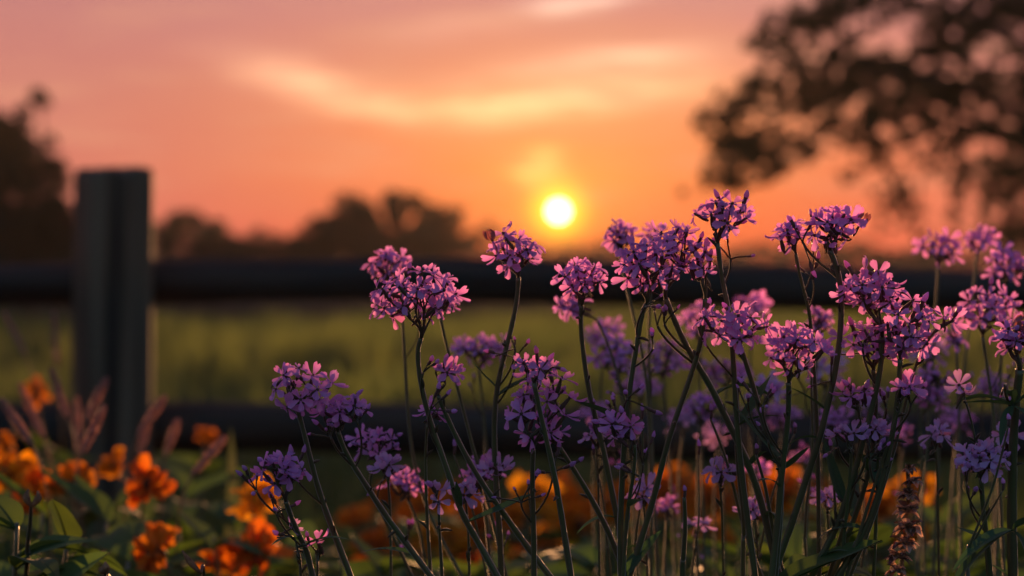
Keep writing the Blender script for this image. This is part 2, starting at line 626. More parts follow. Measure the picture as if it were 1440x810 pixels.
limbs = [([fork] + Q((1450, 180, -.2), (1350, 120, -.5), (1230, 100, -.6), (1130, 85, -.4), (1066, 60, 0)), .10),
         ([fork] + Q((1440, 200, .2), (1340, 150, .4), (1220, 130, .5), (1100, 150, .5), (985, 158, .4)), .085),
         ([fork] + Q((1400, 190, .5), (1300, 165, .7), (1180, 180, .8), (1080, 205, .8), (1005, 235, .6)), .07),
         ([fork] + Q((1490, 90, 0), (1420, 0, .3), (1330, -80, .5), (1250, -130, .4)), .10),
         ([fork] + Q((1480, 120, -.6), (1390, 40, -.9), (1280, -5, -1), (1170, 10, -.8)), .08),
         ([fork] + Q((1560, 100, 0), (1590, -20, .2), (1560, -150, 0)), .10),
         (Q((1215, 150, .5), (1236, 215, .3), (1262, 270, .2), (1290, 335, .1), (1300, 352, .1)), .06),
         ([fork] + Q((1470, 235, .2), (1410, 240, .2), (1385, 275, .1), (1390, 335, 0)), .05),
         (Q((1330, 160, .3), (1310, 205, .2), (1296, 255, .2), (1290, 300, .1)), .045),
         ([fork] + Q((1475, 255, .2), (1440, 262, .2), (1418, 300, .1), (1408, 352, 0)), .06),
         (Q((1340, 150, .3), (1352, 215, .2), (1338, 270, .2), (1345, 335, .1)), .045),
         (Q((1236, 205, .3), (1215, 240, .2), (1180, 262, .2)), .03),
         (Q((1262, 270, .2), (1240, 300, .2), (1236, 330, .1)), .025),
         (Q((1120, 150, .5), (1070, 190, .5), (1030, 215, .4), (990, 250, .3)), .03)]
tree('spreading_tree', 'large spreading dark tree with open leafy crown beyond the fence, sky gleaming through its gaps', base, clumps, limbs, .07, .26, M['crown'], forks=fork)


def bushy(name, label, outline, D, leaf, nper, hazegroup=None, mat='crown_dark', extra=(), holes=()):
    """A tree whose clumps are given as (px, py, radius in px) about a base at that distance."""
    S = D / F
    cl = []
    for px, py, r in outline:
        m = max(2, int(r / 7.5))
        for _ in range(m * m):
            a, q = rnd.uniform(0, 6.28), r * math.sqrt(rnd.random()) * .85
            if any(math.hypot(px + math.cos(a) * q - hx, py + math.sin(a) * q * .85 - hy) < hr for hx, hy, hr in holes):
                continue
            p = P(px + math.cos(a) * q, py + math.sin(a) * q * .85, D) + Vector((0, rnd.gauss(0, r * S * .5), 0))
            p.z = max(p.z, .2)
            cl.append((p, 10 * S * rnd.uniform(.7, 1.3), nper))
    bx = sum(o[0] for o in outline) / len(outline)
    base = Vector((P(bx, 420, D).x, D, 0))
    fork = P(bx, max(o[1] for o in outline), D)
    lim = [([fork, fork.lerp(P(o[0], o[1], D), .6) + rv(.1), P(o[0], o[1], D)], .012 * D * .12) for o in outline]
    for pts, r in extra:
        lim.append(([P(a, b, D) for a, b in pts], r))
    return tree(name, label, base, cl, lim, leaf, .25 * D / 80, M[mat], forks=fork)


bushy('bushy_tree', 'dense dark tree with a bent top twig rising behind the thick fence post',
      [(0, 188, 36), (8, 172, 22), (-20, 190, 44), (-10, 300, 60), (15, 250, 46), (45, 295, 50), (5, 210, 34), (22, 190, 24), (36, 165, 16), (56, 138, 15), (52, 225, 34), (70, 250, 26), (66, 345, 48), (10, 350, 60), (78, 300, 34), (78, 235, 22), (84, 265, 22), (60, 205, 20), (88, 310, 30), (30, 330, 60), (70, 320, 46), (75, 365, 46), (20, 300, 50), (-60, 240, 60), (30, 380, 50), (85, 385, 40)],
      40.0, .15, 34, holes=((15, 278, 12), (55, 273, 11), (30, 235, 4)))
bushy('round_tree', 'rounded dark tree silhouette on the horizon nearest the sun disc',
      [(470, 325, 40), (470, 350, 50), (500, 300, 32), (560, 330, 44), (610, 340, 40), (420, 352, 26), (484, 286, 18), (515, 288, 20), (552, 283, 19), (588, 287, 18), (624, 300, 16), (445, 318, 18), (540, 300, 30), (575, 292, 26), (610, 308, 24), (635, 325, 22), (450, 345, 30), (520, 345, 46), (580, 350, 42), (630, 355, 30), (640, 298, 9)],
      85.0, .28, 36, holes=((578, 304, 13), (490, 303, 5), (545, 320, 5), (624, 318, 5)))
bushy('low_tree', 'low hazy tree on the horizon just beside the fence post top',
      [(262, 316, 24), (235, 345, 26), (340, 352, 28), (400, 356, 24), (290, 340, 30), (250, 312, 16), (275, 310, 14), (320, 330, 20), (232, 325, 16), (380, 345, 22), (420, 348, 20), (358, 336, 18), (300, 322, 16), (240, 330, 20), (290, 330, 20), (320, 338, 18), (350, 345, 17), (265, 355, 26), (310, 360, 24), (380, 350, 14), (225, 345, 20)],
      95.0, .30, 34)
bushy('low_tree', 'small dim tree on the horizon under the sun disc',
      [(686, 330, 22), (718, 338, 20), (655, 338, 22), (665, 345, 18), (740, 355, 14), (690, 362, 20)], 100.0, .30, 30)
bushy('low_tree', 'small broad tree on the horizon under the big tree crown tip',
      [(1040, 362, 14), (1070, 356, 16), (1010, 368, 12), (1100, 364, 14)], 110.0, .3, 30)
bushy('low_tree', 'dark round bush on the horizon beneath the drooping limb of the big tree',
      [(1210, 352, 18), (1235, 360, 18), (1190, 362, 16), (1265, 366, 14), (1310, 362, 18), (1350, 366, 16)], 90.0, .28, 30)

# ------------------------------------------------------------------ the rail fence
FD = 3.9
FS = FD / F
fence = empty('rail_fence', Vector((P(155, 420, FD).x, FD, 0)), 'low weathered wooden fence with square post and two dark rails', 'fence')
fo = fence.location.copy()


def post(cx_, w, h, rot, seed):
    q = random.Random(seed)
    mb = MB()
    n = 72
    rows = []
    crack = {q.randrange(72): q.uniform(.02, .07) for _ in range(12)}
    zs = [-.05, .0, .1, .2, .3, .4, .5, .58, h - .012, h - .003, h]
    prof = []
    for j in range(n):
        a = 2 * math.pi * j / n
        c, s_ = math.cos(a), math.sin(a)
        k = 1 / (abs(c) ** 6 + abs(s_) ** 6) ** (1 / 6)
        kk = k * (1 + q.uniform(-.016, .016) - crack.get(j, 0))
        prof.append((c * kk, s_ * kk, a))
    for z in zs:
        sc_ = w * .5 * (1.03 - .04 * z / h) * (1 if z < h - .005 else (.995 if z < h - .001 else .96))
        row = []
        for x_, y_, a in prof:
            top = .006 * math.cos(a - .8) + .0035 * math.sin(5 * a) + q.uniform(-.0045, .0045) if z > h - .02 else 0
            row.append(Vector((x_ * sc_, y_ * sc_, z + top)))
        row.append(row[0].copy())
        rows.append(row)
    mb.grid(rows)
    n0 = len(mb.v) - (n + 1)
    cpt = len(mb.v)
    mb.v.append(Vector((.1 * w, .05 * w, h + .007)))
    mb.uv.append((1, .5))
    for j in range(n):
        mb.f.append((n0 + j, n0 + j + 1, cpt)); mb.m.append(0)
    o = mb.build('post', [M['wood']], fence)
    o.location = Vector((P(cx_, 420, FD).x, FD, 0)) - fo
    o.rotation_euler = (0, R(.6), R(rot))
    return o


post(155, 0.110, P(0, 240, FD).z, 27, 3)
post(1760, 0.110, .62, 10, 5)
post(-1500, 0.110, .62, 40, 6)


def rail(x0, x1, y_top, y_bot, seed, tilt=0):
    q = random.Random(seed)
    zc = (P(0, y_top, FD).z + P(0, y_bot, FD).z) / 2
    r = (y_bot - y_top) * FS / 2
    mb = MB()
    a, b = P(x0, 420, FD).x, P(x1, 420, FD).x
    n = 26
    pts = [Vector((a + (b - a) * i / n, FD + .075 + q.uniform(-.002, .002), zc + .009 * math.sin(i * .42 + seed) + tilt * (i / n - .5))) for i in range(n + 1)]
    mb.tube(pts, [r * (1 + q.uniform(-.07, .07)) for _ in pts], 14)
    mb.build('rail', [M['rail']], fence, fo)


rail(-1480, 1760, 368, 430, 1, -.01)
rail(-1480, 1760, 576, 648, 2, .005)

# ------------------------------------------------------------------ floret, calyx, bud and leaf shapes
def floret_mesh(seed, mat, openness=0.0, petals=5, with_calyx=False):
    q = random.Random(seed)
    mb = MB()
    for k in range(petals):
        a0 = 2 * math.pi * k / petals + q.uniform(-.14, .14)
        L = .0077 * q.uniform(.85, 1.14)
        W = .0045 * q.uniform(.85, 1.15)
        lift = openness + q.uniform(-.16, .16)
        curl = q.uniform(-.4, .3)
        tw = q.uniform(-.35, .35)
        nr, nc = 8, 5
        rows = []
        for i in range(nr):
            s = i / (nr - 1)
            w = W * (.22 + .78 * math.sin(min(1, s * 1.12) * math.pi / 2) ** 1.6)
            if s > .8:
                w *= 1 - .55 * ((s - .8) / .2) ** 2
            row = []
            for j in range(nc):
                v = (j / (nc - 1) - .5) * 2
                r = .0009 + L * s
                notch = .0010 * max(0, 1 - abs(v) * 1.6) * max(0, (s - .75) / .25)
                r -= notch + (.0006 * v * v * s)
                lat = v * w * .5
                ang = lift + curl * s * .9
                z = math.sin(ang) * r * s + .0009 * v * v * s - .0004 * (1 - v * v) * s
                rr = r * math.cos(ang * s)
                z += lat * tw * s
                row.append(Vector((math.cos(a0) * rr - math.sin(a0) * lat, math.sin(a0) * rr + math.cos(a0) * lat, z)))
            rows.append(row)
        mb.grid(rows, 0)
    # a small eye at the throat
    mb.tube([Vector((0, 0, -.0008)), Vector((0, 0, .0006)), Vector((0, 0, .0012))], [.0007, .0006, .0002], 6, 1)
    if with_calyx:
        add_calyx(mb, 1)
    return mb.mesh('floret', [mat, M['calyx']])


CAL = .0085


def add_calyx(mb, mat=0):
    zs = [0, -.0012, -.003, -.0052, -.0072, -CAL]
    rr = [.00095, .00075, .00095, .0012, .0010, .00045]
    mb.tube([Vector((0, 0, z)) for z in zs], rr, 7, mat)


FL = [floret_mesh(100 + i, M['petal'], o) for i, o in enumerate((0, .08, .18, -.12, .28, .05, .4, -.2, .12, .6, .2, -.05))]
FLS = [floret_mesh(200 + i, M['petal'], o, with_calyx=True) for i, o in enumerate((0, .15, .4, -.2, .6, .1))]
FP = [floret_mesh(300 + i, M['petal_pale'], o, petals=(6 if i == 2 else 5)) for i, o in enumerate((0, .15, .3, -.15, .5))]
WILT = [floret_mesh(400 + i, M['wilted'], 1.25) for i in range(2)]
cm = MB()
add_calyx(cm)
CALYX = cm.mesh('calyx', [M['calyx']])


def bud_mesh(seed):
    q = random.Random(seed)
    mb = MB()
    n = 7
    L = q.uniform(.007, .011)
    mb.tube([Vector((math.sin(i * .5) * .0005, 0, L * i / n)) for i in range(n + 1)], [.0006, .0010, .0011, .0009, .0012, .0014, .0010, .0003], 7, 0)
    for f_i in range(len(mb.m)):
        mb.m[f_i] = 1 if f_i < 7 * 4 else 0
    return mb.mesh('bud', [M['petal'], M['calyx']])


BUDS = [bud_mesh(i) for i in range(4)]


def leaf_mesh(name, L, W, bend, fold, mat, seed=0, wav=.04):
    q = random.Random(seed)
    mb = MB()
    n, nc = 13, 7
    rows = []
    ph = q.uniform(0, 6)
    for i in range(n):
        s = i / (n - 1)
        w = W * (math.sin(math.pi * min(1, s ** .75)) ** .85 * .96 + .05 * (1 - s))
        ang = bend * s
        cx_ = L * (math.sin(ang) / bend if abs(bend) > 1e-3 else s)
        cz = L * ((1 - math.cos(ang)) / bend if abs(bend) > 1e-3 else 0)
        row = []
        for j in range(nc):
            v = (j / (nc - 1) - .5) * 2
            lat = v * w * .5
            lift = abs(v) * w * .5 * fold + wav * W * math.sin(s * 9 + ph + v) * abs(v)
            row.append(Vector((cx_ - math.sin(ang) * lift, lat, -cz + math.cos(ang) * lift)))
        rows.append(row)
    mb.grid(rows)
    # midrib below the blade
    mid = [rows[i][nc // 2] - Vector((0, 0, W * .01)) for i in range(n)]
    mb.tube(mid, [W * .035 * (1 - .8 * i / (n - 1)) for i in range(n)], 5)
    return mb.mesh(name, [mat])


LEAVES = [leaf_mesh('leaf', 1, .20, b, .35, M['leaf_blue'], i) for i, b in enumerate((.3, .8, 1.3, -.2))]
BROAD = [leaf_mesh('leaf', 1, .46, b, .28, M['leaf'], 20 + i) for i, b in enumerate((.5, .9, 1.3, .15))]


def place_leaf(root, me, pos, direction, size, roll=0.0, name='leaf'):
    """Leaf with its base at pos, pointing along direction, its upper face up."""
    o = link(name, me, root)
    x_ = direction.normalized()
    y_ = Vector((0, 0, 1)).cross(x_)
    y_ = y_.normalized() if y_.length > 1e-4 else Vector((0, 1, 0))
    z_ = x_.cross(y_)
    m = Matrix((x_, y_, z_)).transposed().to_4x4() @ Matrix.Rotation(roll, 4, 'X')
    o.matrix_local = Matrix.Translation(pos - root.location) @ m @ Matrix.Scale(size, 4)
    return o


def stem_path(pts, d, lean_y=.03, keep=.8):
    """World points down a stem from the photograph's pixels, then on to the ground."""
    w = [P(a, b, d + lean_y * i / len(pts)) for i, (a, b) in enumerate(pts)]
    a, b = w[-2], w[-1]
    sl = (b - a)
    k = b.z / max(1e-3, -sl.z)
    end = Vector((b.x + sl.x * k * keep, b.y + .01 + rnd.uniform(-.01, .02), -.005))
    mid = Vector((b.x + sl.x * k * keep * .62, (b.y + end.y) / 2, b.z * .5))
    return w + [mid, end], end


def stalk(label, d, head, n, pts, soft=False, buds=2, pale=False, r=.00135, group=None, leaves=0, nb=5, flat=.55, pedr=.00042):
    cx_, cy_, w_, h_ = head
    n = max(1, round(n * .84))
    w, base = stem_path(pts, d)
    base = Vector((base.x, base.y, 0))
    root = empty('flower_stalk', base, label, 'flower', group)
    path = soften(spline(w, 6))
    k = len(path)
    sm = MB()
    rad = []
    for i in range(k):
        t = i / (k - 1)
        rr = r * (.78 + .5 * t)
        if i < 3:
            rr *= 1.18 - .06 * i
        rad.append(rr * (1 + .05 * math.sin(i * 1.7 + d * 50)))
    sm.tube(path, rad, 6 if soft else 12, 0, rib=0 if soft else .11)
    s = d / F
    fr = .0066
    a = max(.004, w_ * .5 * s - fr * .75)
    b = max(.003, h_ * .5 * s - fr * .6)
    c = a * .8
    C = P(cx_, cy_, d)
    lob = [(rv().normalized(), rnd.uniform(-.22, .25)) for _ in range(4)]
    N = path[0]
    up = (path[0] - path[2]).normalized()
    # branches of the umbel
    br = []
    for j in range(nb):
        an = 2 * math.pi * j / nb + rnd.uniform(-.4, .4)
        tgt = C + Vector((math.cos(an) * a * .55, math.sin(an) * c * .5, -b * .25 + rnd.uniform(-.2, .2) * b))
        B = N.lerp(tgt, rnd.uniform(.38, .6))
        br.append(B)
        L = (B - N).length
        pp = bez(N - up * .001, N + up * L * .5, B - (tgt - N).normalized() * L * .3, B, 6)
        sm.tube(pp, [r * .62 + (pedr * 1.3 - r * .62) * i / 5 for i in range(6)], 6, 1)
    pos = []
    tries = 0
    while len(pos) < n + buds and tries < 4000:
        tries += 1
        u = rv()
        u.normalize()
        if u.z < -.1 and rnd.random() < .8:
            continue
        q = rnd.uniform(.72, 1.0) if rnd.random() < .75 else rnd.uniform(.3, .75)
        q *= 1 + sum(k_ * max(0, u.dot(l_)) ** 2 for l_, k_ in lob)
        if len(pos) >= n:
            q *= .8
        p = C + Vector((a * u.x, c * u.y, b * u.z)) * q
        if any((p - o).length < .0112 * (1 - tries / 6000) for o in pos):
            continue
        pos.append(p)
    me_set = FP if pale else (FLS if soft else FL)
    for i, p in enumerate(pos):
        isbud = i >= n
        nrm = (p - N.lerp(C, .35)).normalized() * .9 + rv(.32) + Vector((0, -.38, .05))
        nrm.normalize()
        cl = CAL if not isbud else 0
        E = p - nrm * cl
        B = min(br, key=lambda q_: (q_ - E).length)
        L = (E - B).length
        pp = bez(B, B + (B - N).normalized() * L * .4, E - nrm * L * .35, E, 6)
        sm.tube(pp, [pedr * 1.15] * 5 + [pedr * 1.3], 5, 1, cap=False)
        rot = Quaternion(nrm, rnd.uniform(0, 6.283)) @ Vector((0, 0, 1)).rotation_difference(nrm)
        sc_ = rnd.uniform(.74, 1.08)
        if isbud:
            o = link('bud', rnd.choice(BUDS), root)
        else:
            o = link('floret', rnd.choice(WILT) if (rnd.random() < .006 and n > 8 and not soft) else rnd.choice(me_set), root)
        o.matrix_local = Matrix.Translation(p - base) @ rot.to_matrix().to_4x4() @ Matrix.Scale(sc_, 4)
        if not isbud and not soft:
            link('calyx', CALYX, o)
    # side sprigs: thin shoots off the stem that end in unopened buds
    if n > 4:
        for _ in range(rnd.choice((1, 2, 2, 3)) if not soft else 1):
            i = rnd.randint(7, max(8, int(k * .45)))
            p = path[i]
            an = rnd.choice((0, math.pi)) + rnd.uniform(-.7, .7)
            L = rnd.uniform(.012, .028)
            out_ = Vector((math.cos(an), math.sin(an) * .8, 0))
            e = p + out_ * L * rnd.uniform(.3, .6) + up * L
            sm.tube(bez(p, p + out_ * L * .25 + up * L * .3, e - up * L * .35, e, 7), [r * .42] * 7, 6, 1)
            for _ in range(rnd.randint(2, 4)):
                dr = (up * .8 + rv(.5)).normalized()
                f_ = e + dr * rnd.uniform(.005, .011)
                sm.tube(bez(e, e.lerp(f_, .4) + up * .001, e.lerp(f_, .8), f_, 4), pedr, 5, 1)
                bo = link('bud', rnd.choice(BUDS), root)
                bo.matrix_local = Matrix.Translation(f_ - base) @ Vector((0, 0, 1)).rotation_difference(dr).to_matrix().to_4x4() @ Matrix.Scale(rnd.uniform(.5, .95), 4)
    # tiny bracts and a withered pod on the upper stem
    if not soft:
        for _ in range(rnd.randint(3, 6)):
            i = rnd.randint(1, max(2, int(k * .6)))
            p = path[i]
            dr = (up + rv(.6)).normalized()
            L = rnd.uniform(.004, .009)
            pp = bez(p, p + dr * L * .4 + up * L * .3, p + dr * L * .7, p + dr * L, 5)
            sm.tube(pp, [.0005, .0008, .0009, .0006, .0002], 5, 1)
    sm.build('stem', [M['stem'], M['pedicel']], root, base)
    for _ in range(leaves + (0 if soft or n < 5 else 2)):
        i = rnd.randint(int(k * .35), int(k * .75))
        an = rnd.uniform(0, 6.283)
        place_leaf(root, rnd.choice(LEAVES), path[i], Vector((math.cos(an), math.sin(an) * .6, rnd.uniform(.2, .9))), rnd.uniform(.016, .042), rnd.uniform(-.4, .4))
    return root, path


# ------------------------------------------------------------------ lilac flower stalks, in sharp focus
G1 = 'lilac flower stalks in sharp focus'
def S1(label, d, head, n, pts, **k): return stalk(label, d, head, n, pts, group=G1, **k)
S1('sharp lilac umbel before the lower rail nearest the post, on a slanting stem', 1.20, (424, 546, 118, 84), 15,
   [(418, 574), (430, 617), (443, 673), (463, 733), (493, 810)], buds=5)
S1('small flat lilac umbel overlapping the edge of the one nearest the post', 1.215, (480, 574, 92, 56), 10,
   [(475, 607), (487, 640), (512, 677), (543, 727), (603, 807)], buds=3)
S1('low half-open lilac umbel just above the tall orange blooms', 1.19, (397, 662, 92, 62), 11,
   [(402, 705), (413, 737), (430, 773), (440, 810)], buds=4)
S1('lone pale star flower low beside the orange blooms', 1.20, (407, 749, 40, 34), 1, [(417, 765), (421, 786), (424, 812)], pale=True, buds=1, r=.0007, nb=1)
S1('nodding pair of small mauve buds below the low half-open umbel', 1.21, (442, 762, 30, 34), 1, [(446, 778), (446, 796), (447, 815)], buds=2, r=.0007, nb=2)
S1('broad full lilac umbel, largest before the dark upper rail, with twin slender stems', 1.20, (585, 412, 152, 84), 30,
   [(592, 476), (586, 497), (594, 551), (607, 600), (630, 663), (647, 717), (667, 753), (697, 807)], buds=5, nb=7)
S1('brown budding umbel with one open mauve flower below the broad full umbel', 1.21, (626, 524, 62, 46), 3,
   [(616, 556), (630, 590), (653, 637), (680, 683), (707, 720), (737, 763), (770, 807)], buds=9)
S1('rose lilac umbel rising straight below the setting sun, red lit on a curved stem', 1.24, (719, 352, 98, 76), 16,
   [(729, 390), (727, 427), (712, 490), (696, 556), (695, 640), (703, 753), (705, 812)], buds=4)
S1('tall loose lilac cluster with scattered star flowers in front of the green pasture', 1.20, (754, 572, 118, 118), 20,
   [(750, 632), (748, 673), (751, 757), (751, 812)], buds=8, nb=7)
S1('thin crossing stalk with a few flowers topping the loose cluster', 1.18, (757, 516, 96, 42), 5,
   [(751, 538), (763, 597), (777, 653), (790, 727), (803, 812)], buds=4, nb=4)
S1('slender slanting stalk with drooping flowers at the foot of the loose cluster', 1.22, (778, 610, 50, 40), 3,
   [(787, 630), (807, 660), (833, 703), (860, 757), (880, 812)], buds=3, nb=3)
S1('pink backlit umbel with golden stalks glowing beside the sun disc', 1.25, (816, 388, 86, 62), 17,
   [(818, 430), (816, 453), (821, 501), (829, 556), (847, 623), (860, 690), (872, 750), (874, 812)], buds=3)
S1('wide violet umbel of trumpet flowers just past the sun, front of the tangle', 1.20, (905, 374, 102, 84), 21,
   [(909, 428), (903, 440), (896, 482), (884, 553), (878, 620), (875, 673), (872, 740), (873, 812)], buds=4, nb=6)
S1('violet umbel behind the tangle whose thick stem crosses all the others', 1.215, (953, 352, 92, 86), 17,
   [(936, 420), (951, 456), (970, 497), (999, 541), (1020, 587), (1045, 635), (1070, 700), (1095, 810)], buds=3, r=.0016)
S1('topmost violet umbel silhouetted on the sky with open spreading stalks', 1.20, (1018, 302, 112, 66), 13,
   [(1009, 342), (1016, 398), (1024, 430), (1030, 480), (1034, 560), (1040, 640), (1050, 720), (1062, 812)], buds=5, nb=6)
S1('dried forked umbel of brown pods under the topmost violet umbel', 1.21, (988, 362, 62, 84), 5,
   [(992, 420), (990, 455), (984, 490), (962, 556), (940, 617), (928, 667), (913, 723), (887, 807)], buds=8, r=.0014)
S1('deep purple umbel in shade low under the topmost silhouetted one', 1.19, (1030, 458, 124, 72), 20,
   [(1041, 486), (1051, 517), (1062, 552), (1080, 617), (1097, 645), (1099, 700), (1090, 812)], buds=3)
S1('magenta and purple umbel with glowing petals, middle of the crowded cluster', 1.18, (1116, 492, 118, 82), 21,
   [(1109, 538), (1109, 570), (1107, 607), (1100, 657), (1095, 723), (1085, 812)], buds=2, r=.0015)
S1('small violet umbel set just below a tall dark violet one on the sky', 1.225, (1110, 328, 62, 56), 10,
   [(1119, 357), (1127, 398), (1138, 435), (1141, 470), (1146, 540), (1150, 620), (1152, 812)], buds=2, r=.001)
S1('tall dark violet umbel over the upper rail on a long bowed stem', 1.20, (1174, 318, 92, 62), 19,
   [(1167, 352), (1180, 385), (1184, 430), (1179, 502), (1167, 556), (1152, 620), (1137, 663), (1117, 727), (1092, 795)], buds=3, r=.0016)
S1('bright lilac umbel crowning the dense bank of flowers under the big tree', 1.20, (1222, 404, 108, 72), 19,
   [(1241, 474), (1238, 530), (1217, 607), (1197, 683), (1177, 740), (1143, 807)], buds=4, r=.0016, nb=6)
S1('spreading lilac umbel on the outer slope of the dense bank', 1.19, (1278, 455, 112, 100), 20,
   [(1266, 505), (1264, 552), (1253, 623), (1240, 680), (1220, 740), (1180, 807)], buds=5, r=.0015, nb=6)
S1('single trumpet flower jutting out from the dense bank over dark rail', 1.20, (1336, 450, 44, 34), 2,
   [(1318, 462), (1296, 490), (1280, 540), (1266, 600), (1250, 660), (1225, 740), (1195, 812)], buds=1, r=.0008, nb=2)
S1('ragged lilac umbel with red tinged stalks beneath the bright crown of the bank', 1.215, (1226, 482, 112, 74), 15,
   [(1228, 520), (1232, 560), (1229, 640), (1205, 720), (1170, 812)], buds=6)
S1('small drooping lilac umbel low between the bowed stem and the bank', 1.21, (1203, 552, 62, 40), 5,
   [(1205, 568), (1211, 600), (1206, 660), (1190, 730), (1165, 812)], buds=3, r=.001)
S1('pale blue lilac star flowers low among the stems of the bank', 1.20, (1193, 611, 62, 40), 4,
   [(1197, 628), (1196, 670), (1188, 740), (1184, 812)], pale=True, buds=2, r=.0009, nb=3)
S1('pale blue lilac tuft close against a stem of the bank', 1.21, (1232, 604, 48, 40), 4,
   [(1235, 622), (1234, 670), (1232, 740), (1228, 812)], pale=True, buds=2, r=.0009, nb=3)
S1('two mauve florets on a short stalk under the outer slope of the bank', 1.19, (1277, 546, 46, 36), 3,
   [(1268, 562), (1257, 600), (1240, 650), (1215, 730), (1190, 812)], buds=1, r=.0008, nb=2)
S1('pale bluish umbel low at the picture edge over dark green leaves', 1.19, (1384, 646, 92, 48), 13,
   [(1380, 674), (1383, 727), (1391, 773), (1392, 812)], pale=True, buds=4)
S1('mauve florets low in the middle between crossing stems above orange blur', 1.20, (872, 602, 70, 48), 6,
   [(893, 625), (892, 667), (883, 710), (876, 812)], buds=4, r=.001)
S1('tiny blue violet flower on a thin side stalk before the leafy stem', 1.19, (1351, 547, 24, 24), 2,
   [(1356, 560), (1366, 590), (1375, 640), (1384, 720), (1388, 812)], pale=True, buds=0, r=.0006, nb=1)
S1('pale star flower facing outwards low over orange blur', 1.20, (615, 694, 44, 44), 2,
   [(617, 712), (618, 750), (622, 812)], pale=True, buds=1, r=.0008, nb=2)
S1('small mauve flower beside the twin stems over the lower rail', 1.23, (605, 582, 34, 30), 2,
   [(601, 597), (598, 640), (600, 720), (606, 812)], buds=2, r=.0008, nb=2)

# ------------------------------------------------------------------ lilac flower stalks a little out of focus
G2 = 'lilac flower stalks softly out of focus'
def S2(label, d, head, n, pts, **k): return stalk(label, d, head, n, pts, soft=True, group=G2, r=.0010, **k)
S2('blurred pink umbel peeping from behind the broad full umbel', 1.38, (546, 372, 78, 52), 13,
   [(564, 410), (566, 455), (571, 530), (576, 620), (590, 680), (607, 733), (650, 812)])
S2('faint stalk with few flowers behind the outer edge of the broad full umbel', 1.30, (628, 420, 44, 34), 5,
   [(619, 446), (630, 495), (648, 562), (667, 637), (690, 720), (712, 812)], buds=1)
S2('blurred pink umbel floating over pasture between the broad umbel and the sunlit one', 1.52, (678, 490, 90, 46), 15,
   [(674, 521), (678, 560), (684, 640), (690, 812)])
S2('soft lilac sprig low before the lower rail beside slanting stems', 1.30, (532, 624, 92, 58), 11,
   [(530, 655), (516, 680), (540, 727), (580, 812)], buds=5)
S2('dim mauve sprig low over the orange blur, under the soft lilac sprig', 1.40, (572, 680, 76, 40), 9,
   [(575, 705), (590, 740), (598, 793), (602, 815)], buds=4)
S2('soft mauve umbel tucked among stems below the tall loose cluster', 1.32, (672, 664, 66, 50), 9,
   [(676, 690), (684, 730), (690, 812)], buds=4)
S2('dark violet umbel on the glow beside the sun, a little blurred', 1.38, (868, 330, 62, 46), 10,
   [(872, 358), (884, 420), (905, 500), (915, 600), (915, 812)])
S2('small dark violet tuft on the orange sky between the sun and the topmost umbel', 1.42, (918, 328, 36, 22), 4,
   [(916, 344), (915, 400), (912, 480), (915, 600), (925, 812)], buds=1)
S2('blurred lilac umbel under the pink backlit one, pale on green', 1.55, (862, 500, 96, 66), 17,
   [(868, 535), (880, 600), (890, 700), (895, 812)])
S2('blurred pink mist of flowers behind the crossing thick stem', 1.62, (930, 500, 92, 60), 15,
   [(932, 535), (938, 600), (945, 700), (950, 812)])
S2('blurred magenta tuft hanging under the pink backlit umbel', 1.42, (806, 432, 60, 44), 8,
   [(840, 452), (860, 495), (880, 570), (900, 660), (915, 812)])
S2('blurred lilac haze of flowers beside the deep purple umbel', 1.6, (985, 455, 70, 60), 12,
   [(985, 490), (985, 560), (982, 660), (980, 812)])
S2('blurred whitish lilac tuft low beneath the magenta umbel', 1.5, (1078, 548, 56, 46), 8,
   [(1078, 572), (1068, 610), (1060, 700), (1055, 812)], pale=True)
S2('blurred violet umbel behind the long bowed stem', 1.45, (1152, 452, 50, 50), 8,
   [(1150, 480), (1146, 540), (1140, 640), (1130, 812)])
S2('blurred purple umbel highest before the lower boughs of the big tree', 1.55, (1322, 348, 78, 46), 13,
   [(1320, 372), (1316, 440), (1308, 560), (1290, 812)])
S2('blurred blue violet umbel between two others along the top of the rail', 1.62, (1376, 334, 60, 36), 10,
   [(1374, 356), (1366, 440), (1350, 560), (1330, 812)])
S2('blurred purple umbel at the picture edge over the upper rail', 1.5, (1416, 370, 78, 60), 14,
   [(1414, 402), (1410, 470), (1405, 580), (1400, 812)])
S2('blurred magenta umbel in front of the dark upper rail near the picture edge', 1.38, (1386, 432, 104, 72), 20,
   [(1382, 474), (1391, 537), (1402, 620), (1412, 812)])
S2('blurred mauve spray hanging low outside the dense bank', 1.5, (1310, 545, 66, 72), 13,
   [(1316, 520), (1320, 600), (1318, 700), (1312, 812)])
S2('dim pink flowers low in the stems beneath the deep purple umbel', 1.55, (985, 570, 66, 50), 10,
   [(986, 600), (988, 680), (990, 812)])
S2('dim lilac tuft low behind the bowed stem', 1.5, (1172, 590, 46, 40), 7,
   [(1172, 612), (1168, 700), (1162, 812)])
S2('faint pink tuft lowest among stems above the orange blur', 1.6, (1068, 662, 34, 26), 4,
   [(1068, 676), (1066, 740), (1064, 812)], buds=1)
S2('faint violet star lowest between two crossing stems', 1.4, (980, 738, 30, 28), 2,
   [(980, 754), (980, 780), (982, 815)], buds=1, pale=True)
S2('faint lilac tuft low over the orange blur beside a bare upright stalk', 1.5, (938, 712, 46, 30), 5,
   [(938, 728), (936, 770), (934, 812)], buds=1)
S2('dim mauve tuft behind the dim leafy stem at the picture edge', 1.5, (1345, 470, 44, 40), 6,
   [(1345, 495), (1348, 560), (1350, 660), (1352, 812)], buds=1)

